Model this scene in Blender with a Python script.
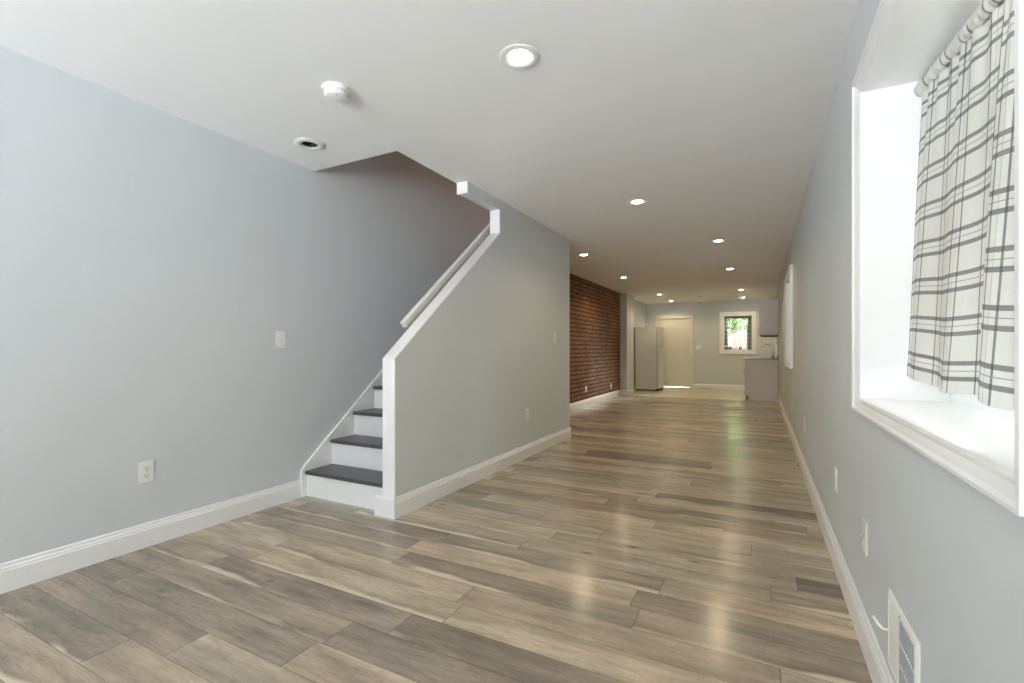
import bpy, bmesh, math, random
from mathutils import Vector, Matrix, Euler
random.seed(7)
for o in list(bpy.data.objects):
    bpy.data.objects.remove(o, do_unlink=True)
S = bpy.context.scene
COL = S.collection
PI = math.pi

# ------------------------------------------------------------------ camera, sky, exposure
cam_d = bpy.data.cameras.new('camera')
cam = bpy.data.objects.new('camera', cam_d); COL.objects.link(cam)
cam.location = (0, 0, 1.0835)
cam.rotation_euler = (PI / 2, 0, math.radians(27.527))
cam_d.sensor_width = 36.0
cam_d.lens = 476.5 / 1024 * 36.0
cam_d.shift_y = 8.4 / 1024
cam_d.clip_start = 0.05
S.camera = cam

S.view_settings.view_transform = 'Standard'
S.view_settings.look = 'None'
S.view_settings.gamma = 1.0
S.view_settings.use_curve_mapping = False
S.view_settings.exposure = 1.95

SKY = 2.6
wd = bpy.data.worlds.new('sky'); S.world = wd; wd.use_nodes = True
wn = wd.node_tree.nodes; wl = wd.node_tree.links
bg = wn['Background']
tc = wn.new('ShaderNodeTexCoord'); sx = wn.new('ShaderNodeSeparateXYZ')
ramp = wn.new('ShaderNodeValToRGB')
ramp.color_ramp.elements[0].position = 0.47; ramp.color_ramp.elements[0].color = (.30, .30, .28, 1)
ramp.color_ramp.elements[1].position = 0.53; ramp.color_ramp.elements[1].color = (.93, .97, 1.0, 1)
mr = wn.new('ShaderNodeMapRange')
mr.inputs['From Min'].default_value = -1; mr.inputs['From Max'].default_value = 1
wl.new(tc.outputs['Generated'], sx.inputs[0]); wl.new(sx.outputs['Z'], mr.inputs['Value'])
wl.new(mr.outputs[0], ramp.inputs[0]); wl.new(ramp.outputs[0], bg.inputs['Color'])
bg.inputs['Strength'].default_value = SKY

LAMP_W = 5.2                       # each recessed lamp
LAMP_COL = (1.0, .80, .43)
LENS_E = 11.0

def portal(name, loc, rot, w, h):
    d = bpy.data.lights.new(name, 'AREA'); d.shape = 'RECTANGLE'; d.size = w; d.size_y = h
    d.cycles.is_portal = True
    o = bpy.data.objects.new(name, d); o.location = loc; o.rotation_euler = rot; COL.objects.link(o)
    return o
portal('front_window_portal', (-1.4, -3.27, 1.375), (PI / 2, 0, 0), 2.5, 1.95)       # looks into the room (+Y)
portal('side_window_portal', (.66, 1.545, 1.465), (PI / 2, 0, PI / 2), 1.2, 1.12)
portal('far_side_window_portal', (.66, 7.1, 1.465), (PI / 2, 0, PI / 2), 1.45, 1.12)
portal('kitchen_window_portal', (-.545, 14.6, 1.55), (PI / 2, 0, PI), .7, .94)

ul = bpy.data.lights.new('unseen_stairwell_light', 'POINT'); ul.energy = 8.5; ul.color = (1, .58, .36); ul.shadow_soft_size = .08
uo = bpy.data.objects.new('unseen_stairwell_light', ul); COL.objects.link(uo); uo.location = (-2.6, 5.6, 4.7)  # unseen warm light added to brighten the stairwell; no fixture is built

S.cycles.use_denoising = True
S.cycles.use_guiding = True
S.cycles.max_bounces = 14
S.cycles.diffuse_bounces = 9
S.cycles.glossy_bounces = 4
S.cycles.transparent_max_bounces = 12
S.cycles.sample_clamp_indirect = 0.0
S.cycles.caustics_reflective = False
S.cycles.caustics_refractive = False

sd = bpy.data.lights.new('sun', 'SUN'); sd.energy = 520.0; sd.angle = math.radians(.6); sd.color = (.925, .965, 1.0)
so = bpy.data.objects.new('sun', sd); COL.objects.link(so); so.rotation_euler = Vector((.60, .58, -.50)).to_track_quat('-Z', 'Y').to_euler()

# ------------------------------------------------------------------ materials
class N:
    """small node-graph helper"""
    def __init__(s, m): s.t = m.node_tree; s.n = s.t.nodes; s.l = s.t.links
    def new(s, typ, **kw):
        n = s.n.new(typ)
        for k, v in kw.items(): setattr(n, k, v)
        return n
    def link(s, a, b): s.l.new(a, b)
    def _in(s, sock, v):
        if isinstance(v, (int, float)): sock.default_value = v
        else: s.l.new(v, sock)
    def math(s, op, a, b=0.0, c=None):
        n = s.new('ShaderNodeMath', operation=op)
        s._in(n.inputs[0], a); s._in(n.inputs[1], b)
        if c is not None: s._in(n.inputs[2], c)
        return n.outputs[0]
    def comb(s, x, y, z):
        n = s.new('ShaderNodeCombineXYZ')
        for i, v in enumerate((x, y, z)): s._in(n.inputs[i], v)
        return n.outputs[0]
    def noise(s, vec, scale, detail=3, rough=.5, dims='3D'):
        n = s.new('ShaderNodeTexNoise', noise_dimensions=dims)
        s.link(vec, n.inputs['Vector']); n.inputs['Scale'].default_value = scale
        n.inputs['Detail'].default_value = detail; n.inputs['Roughness'].default_value = rough
        return n.outputs['Fac']
    def white(s, vec):
        n = s.new('ShaderNodeTexWhiteNoise', noise_dimensions='3D'); s.link(vec, n.inputs['Vector'])
        return n.outputs['Value']
    def ramp(s, fac, stops):
        n = s.new('ShaderNodeValToRGB'); e = n.color_ramp.elements
        while len(e) > 1: e.remove(e[-1])
        e[0].position, e[0].color = stops[0][0], (*stops[0][1], 1)
        for p, c in stops[1:]:
            q = e.new(p); q.color = (*c, 1)
        s.link(fac, n.inputs[0]); return n.outputs[0]
    def mix(s, fac, a, b, blend='MIX'):
        n = s.new('ShaderNodeMix', data_type='RGBA', blend_type=blend)
        s._in(n.inputs[0], fac)
        for sock, v in ((n.inputs[6], a), (n.inputs[7], b)):
            if isinstance(v, tuple): sock.default_value = (*v, 1)
            else: s.l.new(v, sock)
        return n.outputs[2]
    def bump(s, h, strength, dist, bsdf):
        n = s.new('ShaderNodeBump'); n.inputs['Strength'].default_value = strength
        n.inputs['Distance'].default_value = dist
        s.link(h, n.inputs['Height']); s.link(n.outputs[0], bsdf.inputs['Normal'])

def pm(name, col, rough=.5, metal=0.0, spec=.5, var=0.0, vscale=6.0, bump=0.0, bscale=120.0, coat=0.0):
    m = bpy.data.materials.new(name); m.use_nodes = True
    g = N(m); b = g.n['Principled BSDF']
    b.inputs['Base Color'].default_value = (*col, 1); b.inputs['Roughness'].default_value = rough
    b.inputs['Metallic'].default_value = metal; b.inputs['Specular IOR Level'].default_value = spec
    b.inputs['Coat Weight'].default_value = coat
    geo = g.new('ShaderNodeNewGeometry')
    if var:
        f = g.noise(geo.outputs['Position'], vscale, 4)
        c = g.mix(f, tuple(max(0, v * (1 - var)) for v in col), tuple(min(1, v * (1 + var)) for v in col))
        g.link(c, b.inputs['Base Color'])
    if bump:
        g.bump(g.noise(geo.outputs['Position'], bscale, 2), bump, .002, b)
    return m

M = {}
M['wall'] = pm('wall_paint', (.632, .662, .688), .55, spec=.3, var=.015, vscale=1.3, bump=.06, bscale=160)
M['ceiling'] = pm('ceiling_paint', (.865, .865, .872), .8, spec=.2, var=.012, vscale=.9, bump=.05, bscale=90)
M['trim'] = pm('white_gloss_trim', (.84, .84, .845), .32, spec=.45, var=.01, vscale=9)
M['rail'] = pm('cream_painted_wood', (.83, .79, .74), .4, var=.03, vscale=14)
M['plastic'] = pm('white_plastic', (.84, .84, .82), .35, var=.008, vscale=40)
M['ivory'] = pm('ivory_plastic', (.80, .79, .75), .35, var=.01, vscale=40)
M['slot'] = pm('dark_slot', (.22, .21, .20), .6, var=.05)
M['black'] = pm('black_gap', (.02, .02, .02), .7, var=.1)
M['tread'] = pm('black_stained_tread', (.075, .075, .082), .36, spec=.55, var=.25, vscale=18, bump=.1, bscale=60)
M['chrome'] = pm('chrome', (.78, .78, .78), .12, metal=1.0, var=.01)
M['steel'] = pm('brushed_steel', (.62, .62, .62), .3, metal=1.0, var=.03, vscale=50)
M['fridge'] = pm('white_enamel', (.63, .625, .625), .3, spec=.5, var=.01, bump=.03, bscale=400)
M['gasket'] = pm('grey_gasket', (.3, .3, .3), .6, var=.05)
M['cabinet'] = pm('white_cabinet_laminate', (.74, .70, .68), .4, var=.01, vscale=5)
M['ply'] = pm('raw_plywood', (.36, .22, .12), .7, var=.2, vscale=20)
M['counter'] = pm('grey_stone_laminate', (.36, .33, .31), .35, var=.25, vscale=60)
M['door'] = pm('door_paint', (.76, .74, .68), .42, var=.01, vscale=5)
M['vinyl'] = pm('white_vinyl', (.85, .86, .86), .35, var=.01)
M['louver'] = pm('grey_louver', (.54, .55, .57), .4, var=.03)
M['plaster'] = pm('chipped_plaster', (.74, .74, .71), .9, var=.12, vscale=60, bump=.8, bscale=140)
M['can'] = pm('dark_can', (.035, .03, .025), .7, var=.3, vscale=30)
M['bark'] = pm('bark', (.14, .10, .07), .9, var=.3, vscale=15)
M['ground'] = pm('asphalt', (.08, .08, .08), .9, var=.12, vscale=2)
M['siding'] = pm('dark_vent_metal', (.16, .12, .09), .5, var=.1)
M['siding2'] = pm('pale_stucco', (.55, .54, .52), .9, var=.1, vscale=3)
M['upper'] = pm('stairwell_shade_brown', (.40, .33, .285), .7, var=.03, vscale=2)  # stairwell shade and warm light put into the wall colour

def m_emit():
    m = bpy.data.materials.new('glowing_lens'); m.use_nodes = True
    g = N(m); b = g.n['Principled BSDF']
    b.inputs['Base Color'].default_value = (.9, .9, .88, 1)
    b.inputs['Emission Color'].default_value = (1, .93, .80, 1)
    b.inputs['Emission Strength'].default_value = LENS_E
    return m
M['lens'] = m_emit()

def m_glass():
    m = bpy.data.materials.new('window_glass'); m.use_nodes = True
    g = N(m); g.n.remove(g.n['Principled BSDF'])
    tr = g.new('ShaderNodeBsdfTransparent'); gl = g.new('ShaderNodeBsdfGlossy')
    tr.inputs[0].default_value = (.97, .985, .98, 1); gl.inputs['Roughness'].default_value = .02
    fr = g.new('ShaderNodeFresnel'); fr.inputs[0].default_value = 1.45
    mx = g.new('ShaderNodeMixShader')
    g.link(fr.outputs[0], mx.inputs[0]); g.link(tr.outputs[0], mx.inputs[1]); g.link(gl.outputs[0], mx.inputs[2])
    g.link(mx.outputs[0], g.n['Material Output'].inputs[0])
    return m
M['glass'] = m_glass()

PW, PL = .156, 1.22        # plank width / length
def m_floor():
    m = bpy.data.materials.new('laminate_planks'); m.use_nodes = True
    g = N(m); b = g.n['Principled BSDF']
    geo = g.new('ShaderNodeNewGeometry'); s = g.new('ShaderNodeSeparateXYZ')
    g.link(geo.outputs['Position'], s.inputs[0])
    x, y = s.outputs['X'], s.outputs['Y']
    v = g.math('DIVIDE', g.math('ADD', y, 8 * PW - 1.86 + PW * 4), PW)
    row = g.math('FLOOR', v); fv = g.math('FRACT', v)
    off = g.white(g.comb(row, 3.7, 1.3))
    u = g.math('ADD', g.math('DIVIDE', x, PL), g.math('MULTIPLY', off, 5.0))
    u = g.math('ADD', u, 40.0)
    colu = g.math('FLOOR', u); fu = g.math('FRACT', u)
    r1 = g.white(g.comb(row, colu, 0.5)); r2 = g.white(g.comb(row, colu, 7.5)); r3 = g.white(g.comb(colu, row, 17.5))
    # grain: noise stretched along the board, shifted per board
    gv = g.comb(g.math('MULTIPLY', x, 1.6), g.math('MULTIPLY', y, 15.0), g.math('MULTIPLY', r1, 37.0))
    grain = g.noise(gv, 1.7, 5, .6)
    gv2 = g.comb(g.math('MULTIPLY', x, 1.3), g.math('MULTIPLY', y, 5.5), g.math('MULTIPLY', r2, 53.0))
    cloud = g.noise(gv2, 1.3, 4, .55)
    fine = g.noise(g.comb(g.math('MULTIPLY', x, 9.0), g.math('MULTIPLY', y, 130.0), r1), 2.0, 3, .6)
    cross = g.noise(g.comb(g.math('MULTIPLY', x, 95.0), g.math('MULTIPLY', y, 9.0), r2), 1.0, 2, .6)
    base = g.ramp(r1, [(0.0, (.375, .315, .248)), (.14, (.235, .196, .164)), (.28, (.435, .358, .272)), (.42, (.175, .145, .123)),
                       (.56, (.490, .405, .308)), (.70, (.300, .270, .228)), (.84, (.415, .328, .248)), (1.0, (.208, .179, .154))])
    base = g.mix(1.0, base, (1.24, 1.22, 1.18), 'MULTIPLY')
    c = g.mix(1.0, base, g.ramp(cloud, [(.32, (1.22, 1.20, 1.16)), (.48, (1, 1, 1)), (.68, (.76, .77, .79))]), 'MULTIPLY')
    c = g.mix(1.0, c, g.ramp(grain, [(.32, (.76, .76, .76)), (.5, (1, 1, 1)), (.68, (1.15, 1.15, 1.14))]), 'MULTIPLY')
    c = g.mix(1.0, c, g.ramp(fine, [(.3, (.82, .82, .82)), (.62, (1.10, 1.10, 1.10))]), 'MULTIPLY')
    c = g.mix(.4, c, g.ramp(cross, [(.36, (.90, .90, .90)), (.58, (1.03, 1.03, 1.03))]), 'MULTIPLY')
    # cream sapwood streaks along an edge of some boards, broken along their length
    wob = g.math('MULTIPLY', g.math('SUBTRACT', g.noise(g.comb(g.math('MULTIPLY', x, 2.0), row, r3), 1.3, 2, .5), .5), .7)
    e = g.math('ADD', fv, wob)
    part = g.ramp(g.noise(g.comb(g.math('MULTIPLY', x, 1.5), g.math('MULTIPLY', r3, 31.0), row), 1.0, 2), [(.44, (0, 0, 0)), (.56, (1, 1, 1))])
    st = g.math('MULTIPLY', g.math('GREATER_THAN', r3, .38), part)
    sw = g.ramp(e, [(.0, (1, 1, 1)), (.09, (.85, .85, .85)), (.17, (0, 0, 0)), (1.0, (0, 0, 0))])
    c = g.mix(g.math('MULTIPLY', g.math('MULTIPLY', st, sw), .8), c, (.72, .62, .47), 'MIX')
    dk = g.ramp(e, [(.16, (0, 0, 0)), (.20, (1, 1, 1)), (.42, (0, 0, 0))])
    c = g.mix(g.math('MULTIPLY', g.math('MULTIPLY', st, dk), .35), c, (.15, .12, .10), 'MIX')
    # knots
    vo = g.new('ShaderNodeTexVoronoi'); vo.inputs['Scale'].default_value = 1.0
    g.link(g.comb(g.math('MULTIPLY', x, 1.7), g.math('MULTIPLY', y, 4.1), g.math('MULTIPLY', r2, 9.0)), vo.inputs['Vector'])
    kn = g.ramp(vo.outputs['Distance'], [(.0, (.35, .32, .30)), (.045, (.55, .52, .5)), (.09, (1, 1, 1))])
    c = g.mix(1.0, c, kn, 'MULTIPLY')
    # joints
    ev = g.math('MINIMUM', fv, g.math('SUBTRACT', 1.0, fv))
    eu = g.math('MINIMUM', fu, g.math('SUBTRACT', 1.0, fu))
    j = g.math('MAXIMUM', g.math('LESS_THAN', ev, .009), g.math('LESS_THAN', eu, .0016))
    c = g.mix(g.math('MULTIPLY', j, .55), c, (.05, .042, .036), 'MIX')
    g.link(c, b.inputs['Base Color'])
    b.inputs['Roughness'].default_value = .20
    b.inputs['Specular IOR Level'].default_value = .5
    return m
M['floor'] = m_floor()

def m_tile():
    m = bpy.data.materials.new('pale_vinyl_tile'); m.use_nodes = True
    g = N(m); b = g.n['Principled BSDF']
    geo = g.new('ShaderNodeNewGeometry')
    t = g.new('ShaderNodeTexBrick'); t.offset = 0
    g.link(geo.outputs['Position'], t.inputs['Vector']); t.inputs['Scale'].default_value = 1
    t.inputs['Color1'].default_value = (.58, .52, .40, 1); t.inputs['Color2'].default_value = (.54, .49, .38, 1)
    t.inputs['Mortar'].default_value = (.42, .38, .30, 1)
    t.inputs['Mortar Size'].default_value = .004; t.inputs['Brick Width'].default_value = .305; t.inputs['Row Height'].default_value = .305
    f = g.noise(geo.outputs['Position'], 9, 4)
    c = g.mix(g.math('MULTIPLY', f, .25), t.outputs['Color'], (.66, .60, .47))
    g.link(c, b.inputs['Base Color']); b.inputs['Roughness'].default_value = .3
    return m
M['tile'] = m_tile()

def m_brick():
    m = bpy.data.materials.new('old_red_brick'); m.use_nodes = True
    g = N(m); b = g.n['Principled BSDF']
    geo = g.new('ShaderNodeNewGeometry'); s = g.new('ShaderNodeSeparateXYZ')
    g.link(geo.outputs['Position'], s.inputs[0])
    wob = g.math('MULTIPLY', g.math('SUBTRACT', g.noise(geo.outputs['Position'], 5, 2), .5), .014)
    v = g.comb(s.outputs['Y'], g.math('ADD', s.outputs['Z'], wob), 0.0)
    t = g.new('ShaderNodeTexBrick'); g.link(v, t.inputs['Vector'])
    t.inputs['Scale'].default_value = 1
    t.inputs['Color1'].default_value = (.34, .168, .085, 1); t.inputs['Color2'].default_value = (.25, .118, .064, 1)
    t.inputs['Mortar'].default_value = (.075, .046, .032, 1)
    t.inputs['Mortar Size'].default_value = .013; t.inputs['Mortar Smooth'].default_value = .25
    t.inputs['Brick Width'].default_value = .215; t.inputs['Row Height'].default_value = .0785
    n = g.noise(geo.outputs['Position'], 22, 5, .65)
    c = g.mix(1.0, t.outputs['Color'], g.ramp(n, [(.3, (.6, .55, .5)), (.55, (1, 1, 1)), (.75, (1.5, 1.4, 1.25))]), 'MULTIPLY')
    big = g.noise(geo.outputs['Position'], 1.2, 3)
    c = g.mix(1.0, c, g.ramp(big, [(.35, (.8, .78, .76)), (.65, (1.2, 1.18, 1.1))]), 'MULTIPLY')
    g.link(c, b.inputs['Base Color']); b.inputs['Roughness'].default_value = .8
    b.inputs['Specular IOR Level'].default_value = .25
    h = g.math('ADD', g.math('MULTIPLY', g.math('SUBTRACT', 1.0, t.outputs['Fac']), 1.0), g.math('MULTIPLY', n, .35))
    g.bump(h, .9, .014, b)
    return m
M['brick'] = m_brick()

def m_plaid(name, light, dark, warm, per_u, per_v, gu, gv, transl):
    """linen plaid: pairs of dark bands both ways, with a hair line between"""
    m = bpy.data.materials.new(name); m.use_nodes = True
    g = N(m); b = g.n['Principled BSDF']
    uv = g.new('ShaderNodeUVMap'); uv.uv_map = 'UVMap'
    s = g.new('ShaderNodeSeparateXYZ'); g.link(uv.outputs[0], s.inputs[0])
    def bands(c, per, gap, w):
        f = g.math('MULTIPLY', g.math('FRACT', g.math('DIVIDE', c, per)), per)
        def at(p, ww): return g.math('LESS_THAN', g.math('ABSOLUTE', g.math('SUBTRACT', f, p)), ww / 2)
        thick = g.math('MAXIMUM', at(per * .5 - gap / 2, w), at(per * .5 + gap / 2, w))
        return thick, at(per * .5, w * .22)
    hu, tu = bands(s.outputs['X'], per_u, gu[0], gu[1])
    hv, tv = bands(s.outputs['Y'], per_v, gv[0], gv[1])
    thick = g.math('MULTIPLY', g.math('ADD', hu, hv), .72)
    thin = g.math('MULTIPLY', g.math('MAXIMUM', tu, tv), .55)
    a = g.math('MINIMUM', g.math('MAXIMUM', thick, thin), .9)
    weave = g.noise(g.comb(g.math('MULTIPLY', s.outputs['X'], 500.0), g.math('MULTIPLY', s.outputs['Y'], 500.0), 0.0), 1.0, 2)
    slub = g.noise(g.comb(g.math('MULTIPLY', s.outputs['X'], 260.0), g.math('MULTIPLY', s.outputs['Y'], 22.0), 0.0), 1.0, 2)
    cl = g.mix(g.math('MULTIPLY', g.math('ADD', weave, slub), .45), light, warm)
    c = g.mix(a, cl, dark)
    g.link(c, b.inputs['Base Color']); b.inputs['Roughness'].default_value = .9
    b.inputs['Specular IOR Level'].default_value = .1
    tr = g.new('ShaderNodeBsdfTranslucent'); g.link(c, tr.inputs[0])
    mx = g.new('ShaderNodeMixShader'); mx.inputs[0].default_value = transl
    out = g.n['Material Output']
    g.link(b.outputs[0], mx.inputs[1]); g.link(tr.outputs[0], mx.inputs[2]); g.link(mx.outputs[0], out.inputs[0])
    return m
M['plaid'] = m_plaid('grey_plaid_linen', (.80, .808, .785), (.085, .085, .095), (.60, .59, .55), .215, .119, (.062, .0095), (.041, .0115), .03)
M['dark_plaid'] = m_plaid('dark_grey_plaid', (.42, .45, .43), (.05, .055, .06), (.30, .32, .31), .11, .11, (.04, .02), (.04, .02), .3)

def m_fence():
    m = bpy.data.materials.new('weathered_cedar'); m.use_nodes = True
    g = N(m); b = g.n['Principled BSDF']
    geo = g.new('ShaderNodeNewGeometry'); s = g.new('ShaderNodeSeparateXYZ'); g.link(geo.outputs['Position'], s.inputs[0])
    n = g.noise(g.comb(g.math('MULTIPLY', s.outputs['X'], 14.0), 0.0, g.math('MULTIPLY', s.outputs['Z'], 1.2)), 1.5, 4)
    g.link(g.ramp(n, [(.3, (.18, .115, .085)), (.7, (.30, .21, .16))]), b.inputs['Base Color']); b.inputs['Roughness'].default_value = .9
    return m
M['fence'] = m_fence()
def m_leaf():
    m = bpy.data.materials.new('green_leaf'); m.use_nodes = True
    g = N(m); b = g.n['Principled BSDF']
    oi = g.new('ShaderNodeNewGeometry')
    n = g.noise(oi.outputs['Position'], 4, 3)
    c = g.ramp(n, [(.3, (.05, .12, .03)), (.7, (.18, .30, .08))])
    g.link(c, b.inputs['Base Color']); b.inputs['Roughness'].default_value = .6
    tr = g.new('ShaderNodeBsdfTranslucent'); g.link(c, tr.inputs[0])
    mx = g.new('ShaderNodeMixShader'); mx.inputs[0].default_value = .4
    g.link(b.outputs[0], mx.inputs[1]); g.link(tr.outputs[0], mx.inputs[2]); g.link(mx.outputs[0], g.n['Material Output'].inputs[0])
    return m
M['leaf'] = m_leaf()

# ------------------------------------------------------------------ mesh helpers
def new_bm(): return bmesh.new()

def box(bm, x0, x1, y0, y1, z0, z1):
    vs = [bm.verts.new(p) for p in ((x0, y0, z0), (x1, y0, z0), (x1, y1, z0), (x0, y1, z0),
                                    (x0, y0, z1), (x1, y0, z1), (x1, y1, z1), (x0, y1, z1))]
    for f in ((3, 2, 1, 0), (4, 5, 6, 7), (0, 1, 5, 4), (1, 2, 6, 5), (2, 3, 7, 6), (3, 0, 4, 7)):
        bm.faces.new([vs[i] for i in f])
    return vs

def prism(bm, pts, axis, a, b):
    """extrude the closed 2-D polygon pts along axis from a to b. axis X: pts=(y,z); Y: (x,z); Z: (x,y)"""
    def p(q, t): return {'X': (t, q[0], q[1]), 'Y': (q[0], t, q[1]), 'Z': (q[0], q[1], t)}[axis]
    A = [bm.verts.new(p(q, a)) for q in pts]; B = [bm.verts.new(p(q, b)) for q in pts]
    n = len(pts)
    bm.faces.new(A); bm.faces.new(B[::-1])
    for i in range(n):
        bm.faces.new((A[i], B[i], B[(i + 1) % n], A[(i + 1) % n]))

def lathe(bm, prof, seg=32, cx=0, cy=0, cz=0, flip=False):
    rings = []
    for r, z in prof:
        if r < 1e-6: rings.append([bm.verts.new((cx, cy, cz + z))])
        else: rings.append([bm.verts.new((cx + r * math.cos(2 * PI * k / seg), cy + r * math.sin(2 * PI * k / seg), cz + z)) for k in range(seg)])
    for a, b in zip(rings, rings[1:]):
        for k in range(seg):
            k2 = (k + 1) % seg
            if len(a) == 1 and len(b) == 1: continue
            if len(a) == 1: bm.faces.new((a[0], b[k], b[k2]))
            elif len(b) == 1: bm.faces.new((a[k], a[k2], b[0]))
            else: bm.faces.new((a[k], a[k2], b[k2], b[k]))

def tube(bm, pts, r, seg=10, caps=True):
    pts = [Vector(p) for p in pts]; rings = []
    rs = r if isinstance(r, (list, tuple)) else [r] * len(pts)
    up = Vector((0, 0, 1))
    for i, p in enumerate(pts):
        t = (pts[min(i + 1, len(pts) - 1)] - pts[max(i - 1, 0)]).normalized()
        ref = up if abs(t.dot(up)) < .95 else Vector((0, 1, 0))
        a = t.cross(ref).normalized(); b = t.cross(a).normalized()
        rings.append([bm.verts.new(p + (a * math.cos(2 * PI * k / seg) + b * math.sin(2 * PI * k / seg)) * rs[i]) for k in range(seg)])
    for A, B in zip(rings, rings[1:]):
        for k in range(seg): bm.faces.new((A[k], A[(k + 1) % seg], B[(k + 1) % seg], B[k]))
    if caps:
        bm.faces.new(rings[0][::-1]); bm.faces.new(rings[-1])

def frame(bm, u0, u1, v0, v1, prof, fn, low=1.0):
    """mitred moulding round a rectangle; prof = closed list of (offset outward, height off wall); fn(u,v,n)->xyz"""
    loops = []
    for su, sv, u, v in ((-1, -1, u0, v0), (1, -1, u1, v0), (1, 1, u1, v1), (-1, 1, u0, v1)):
        loops.append([bm.verts.new(fn(u + su * o, v + sv * o * (low if sv < 0 else 1.0), h)) for o, h in prof])
    n = len(prof)
    for k in range(4):
        A, B = loops[k], loops[(k + 1) % 4]
        for i in range(n):
            j = (i + 1) % n
            bm.faces.new((A[i], A[j], B[j], B[i]))

def obj(name, bm, mat, parent=None, smooth=False, bevel=0.0, seg=2):
    bmesh.ops.recalc_face_normals(bm, faces=bm.faces[:])
    me = bpy.data.meshes.new(name); bm.to_mesh(me); bm.free()
    me.materials.append(M[mat] if isinstance(mat, str) else mat)
    o = bpy.data.objects.new(name, me); COL.objects.link(o)
    if parent: o.parent = parent
    if smooth:
        me.polygons.foreach_set('use_smooth', [True] * len(me.polygons))
        me.set_sharp_from_angle(angle=math.radians(38))
    if bevel:
        b = o.modifiers.new('bevel', 'BEVEL'); b.width = bevel; b.segments = seg; b.limit_method = 'ANGLE'
        b.angle_limit = math.radians(40)
    return o

def bobj(name, dims, mat, parent=None, bevel=0.0, seg=2):
    bm = new_bm(); box(bm, *dims); return obj(name, bm, mat, parent, bevel=bevel, seg=seg)

def tag(o, label, cat, group=None, kind=None):
    o['label'] = label; o['category'] = cat
    if group: o['group'] = group
    if kind: o['kind'] = kind
    return o
def thing(name, label, cat, loc=(0, 0, 0), rz=0.0, group=None, kind=None):
    o = bpy.data.objects.new(name, None); COL.objects.link(o)
    o.location = loc; o.rotation_euler = (0, 0, rz); o.empty_display_size = .05
    return tag(o, label, cat, group, kind)
def struct(name, bm, mat, label, cat, **kw):
    return tag(obj(name, bm, mat, **kw), label, cat, kind='structure')
def clone(root, label, loc=None, rz=None, group=None):
    r = root.copy(); COL.objects.link(r); r['label'] = label
    if group: r['group'] = group
    if loc is not None: r.location = loc
    if rz is not None: r.rotation_euler = (0, 0, rz)
    def rec(src, dst):
        for ch in list(src.children):
            c = ch.copy(); COL.objects.link(c); c.parent = dst
            rec(ch, c)
    rec(root, r)
    return r

# ------------------------------------------------------------------ the room shell
XL, XS, XI, XR = -3.005, -2.09, -2.182, .34     # left wall, stair wall outer / inner face, right wall
YF, YK, YB = -3.2, 11.35, 14.35               # front wall, kitchen floor edge, back wall
H, SLAB = 2.44, 2.69
bm = new_bm(); box(bm, XL - .25, XR + .4, YF - .2, YK, -.12, 0)
struct('floor', bm, 'floor', 'grey-brown wood plank floor running across the long room', 'floor')
bm = new_bm(); box(bm, XL - .25, XR + .4, YK, YB + .25, -.12, 0.002)
struct('floor_kitchen', bm, 'tile', 'pale beige kitchen floor at the far end of the room', 'floor')

Y1, Y2 = 2.517, 5.49       # ceiling opening over the stairs
XO = -2.195
bm = new_bm()
prism(bm, [(XL, YF), (XR, YF), (XR, YB), (XL, YB), (XL, Y2), (XO, Y2), (XO, Y1), (XL, Y1)], 'Z', H, SLAB)
ceil = struct('ceiling', bm, 'ceiling', 'white ceiling with recessed lights and an opening over the stairs', 'ceiling')
ROOM_LAMPS = [  # x, y, label
    (-.989, 1.973, 'recessed ceiling light nearest the camera, largest of the lit ones'),
    (-.999, 4.409, 'second nearest recessed ceiling light, alone above the middle of the floor'),
    (-.462, 6.455, 'recessed ceiling light by the far side window, nearest of the right-hand row'),
    (-2.243, 6.515, 'recessed ceiling light just past the end of the stair wall'),
    (-.452, 8.779, 'recessed ceiling light in the right-hand row, before the kitchen'),
    (-2.275, 8.888, 'recessed ceiling light that washes the middle of the brick wall'),
    (-2.19, 12.02, 'recessed kitchen ceiling light above and in front of the fridge'),
    (-.389, 11.97, 'recessed kitchen ceiling light above the sink counter'),
    (-2.20, 13.75, 'recessed kitchen ceiling light close to the white back door'),
    (-.399, 13.72, 'recessed kitchen ceiling light above the small plaid-curtained window'),
]
EMPTY_CAN = (-2.632, 2.169)
bm = new_bm()
for x, y, _ in ROOM_LAMPS: lathe(bm, [(0, -.02), (.068, -.02), (.068, .10), (0, .10)], 32, x, y, H)
lathe(bm, [(0, -.02), (.052, -.02), (.052, .16), (0, .16)], 32, *EMPTY_CAN, H)
bmesh.ops.recalc_face_normals(bm, faces=bm.faces[:])
cme = bpy.data.meshes.new('cut'); bm.to_mesh(cme); bm.free()
cutter = bpy.data.objects.new('cut', cme); COL.objects.link(cutter)
bo = ceil.modifiers.new('holes', 'BOOLEAN'); bo.operation = 'DIFFERENCE'; bo.object = cutter; bo.solver = 'EXACT'
bpy.context.view_layer.update()
ev = ceil.evaluated_get(bpy.context.evaluated_depsgraph_get())
nm = bpy.data.meshes.new_from_object(ev)
ceil.modifiers.remove(bo); ceil.data = nm; nm.name = 'ceiling'
bpy.data.objects.remove(cutter, do_unlink=True)

# left wall, up to the top of the stairwell
bm = new_bm()
prism(bm, [(YF - .2, -.12), (YB + .2, -.12), (YB + .2, SLAB), (6.6, SLAB), (6.6, 5.1), (2.4, 5.1), (2.4, SLAB), (YF - .2, SLAB)], 'X', XL - .2, XL)
struct('wall_left', bm, 'wall', 'pale grey-blue painted wall along the left side of the room', 'wall')
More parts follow.
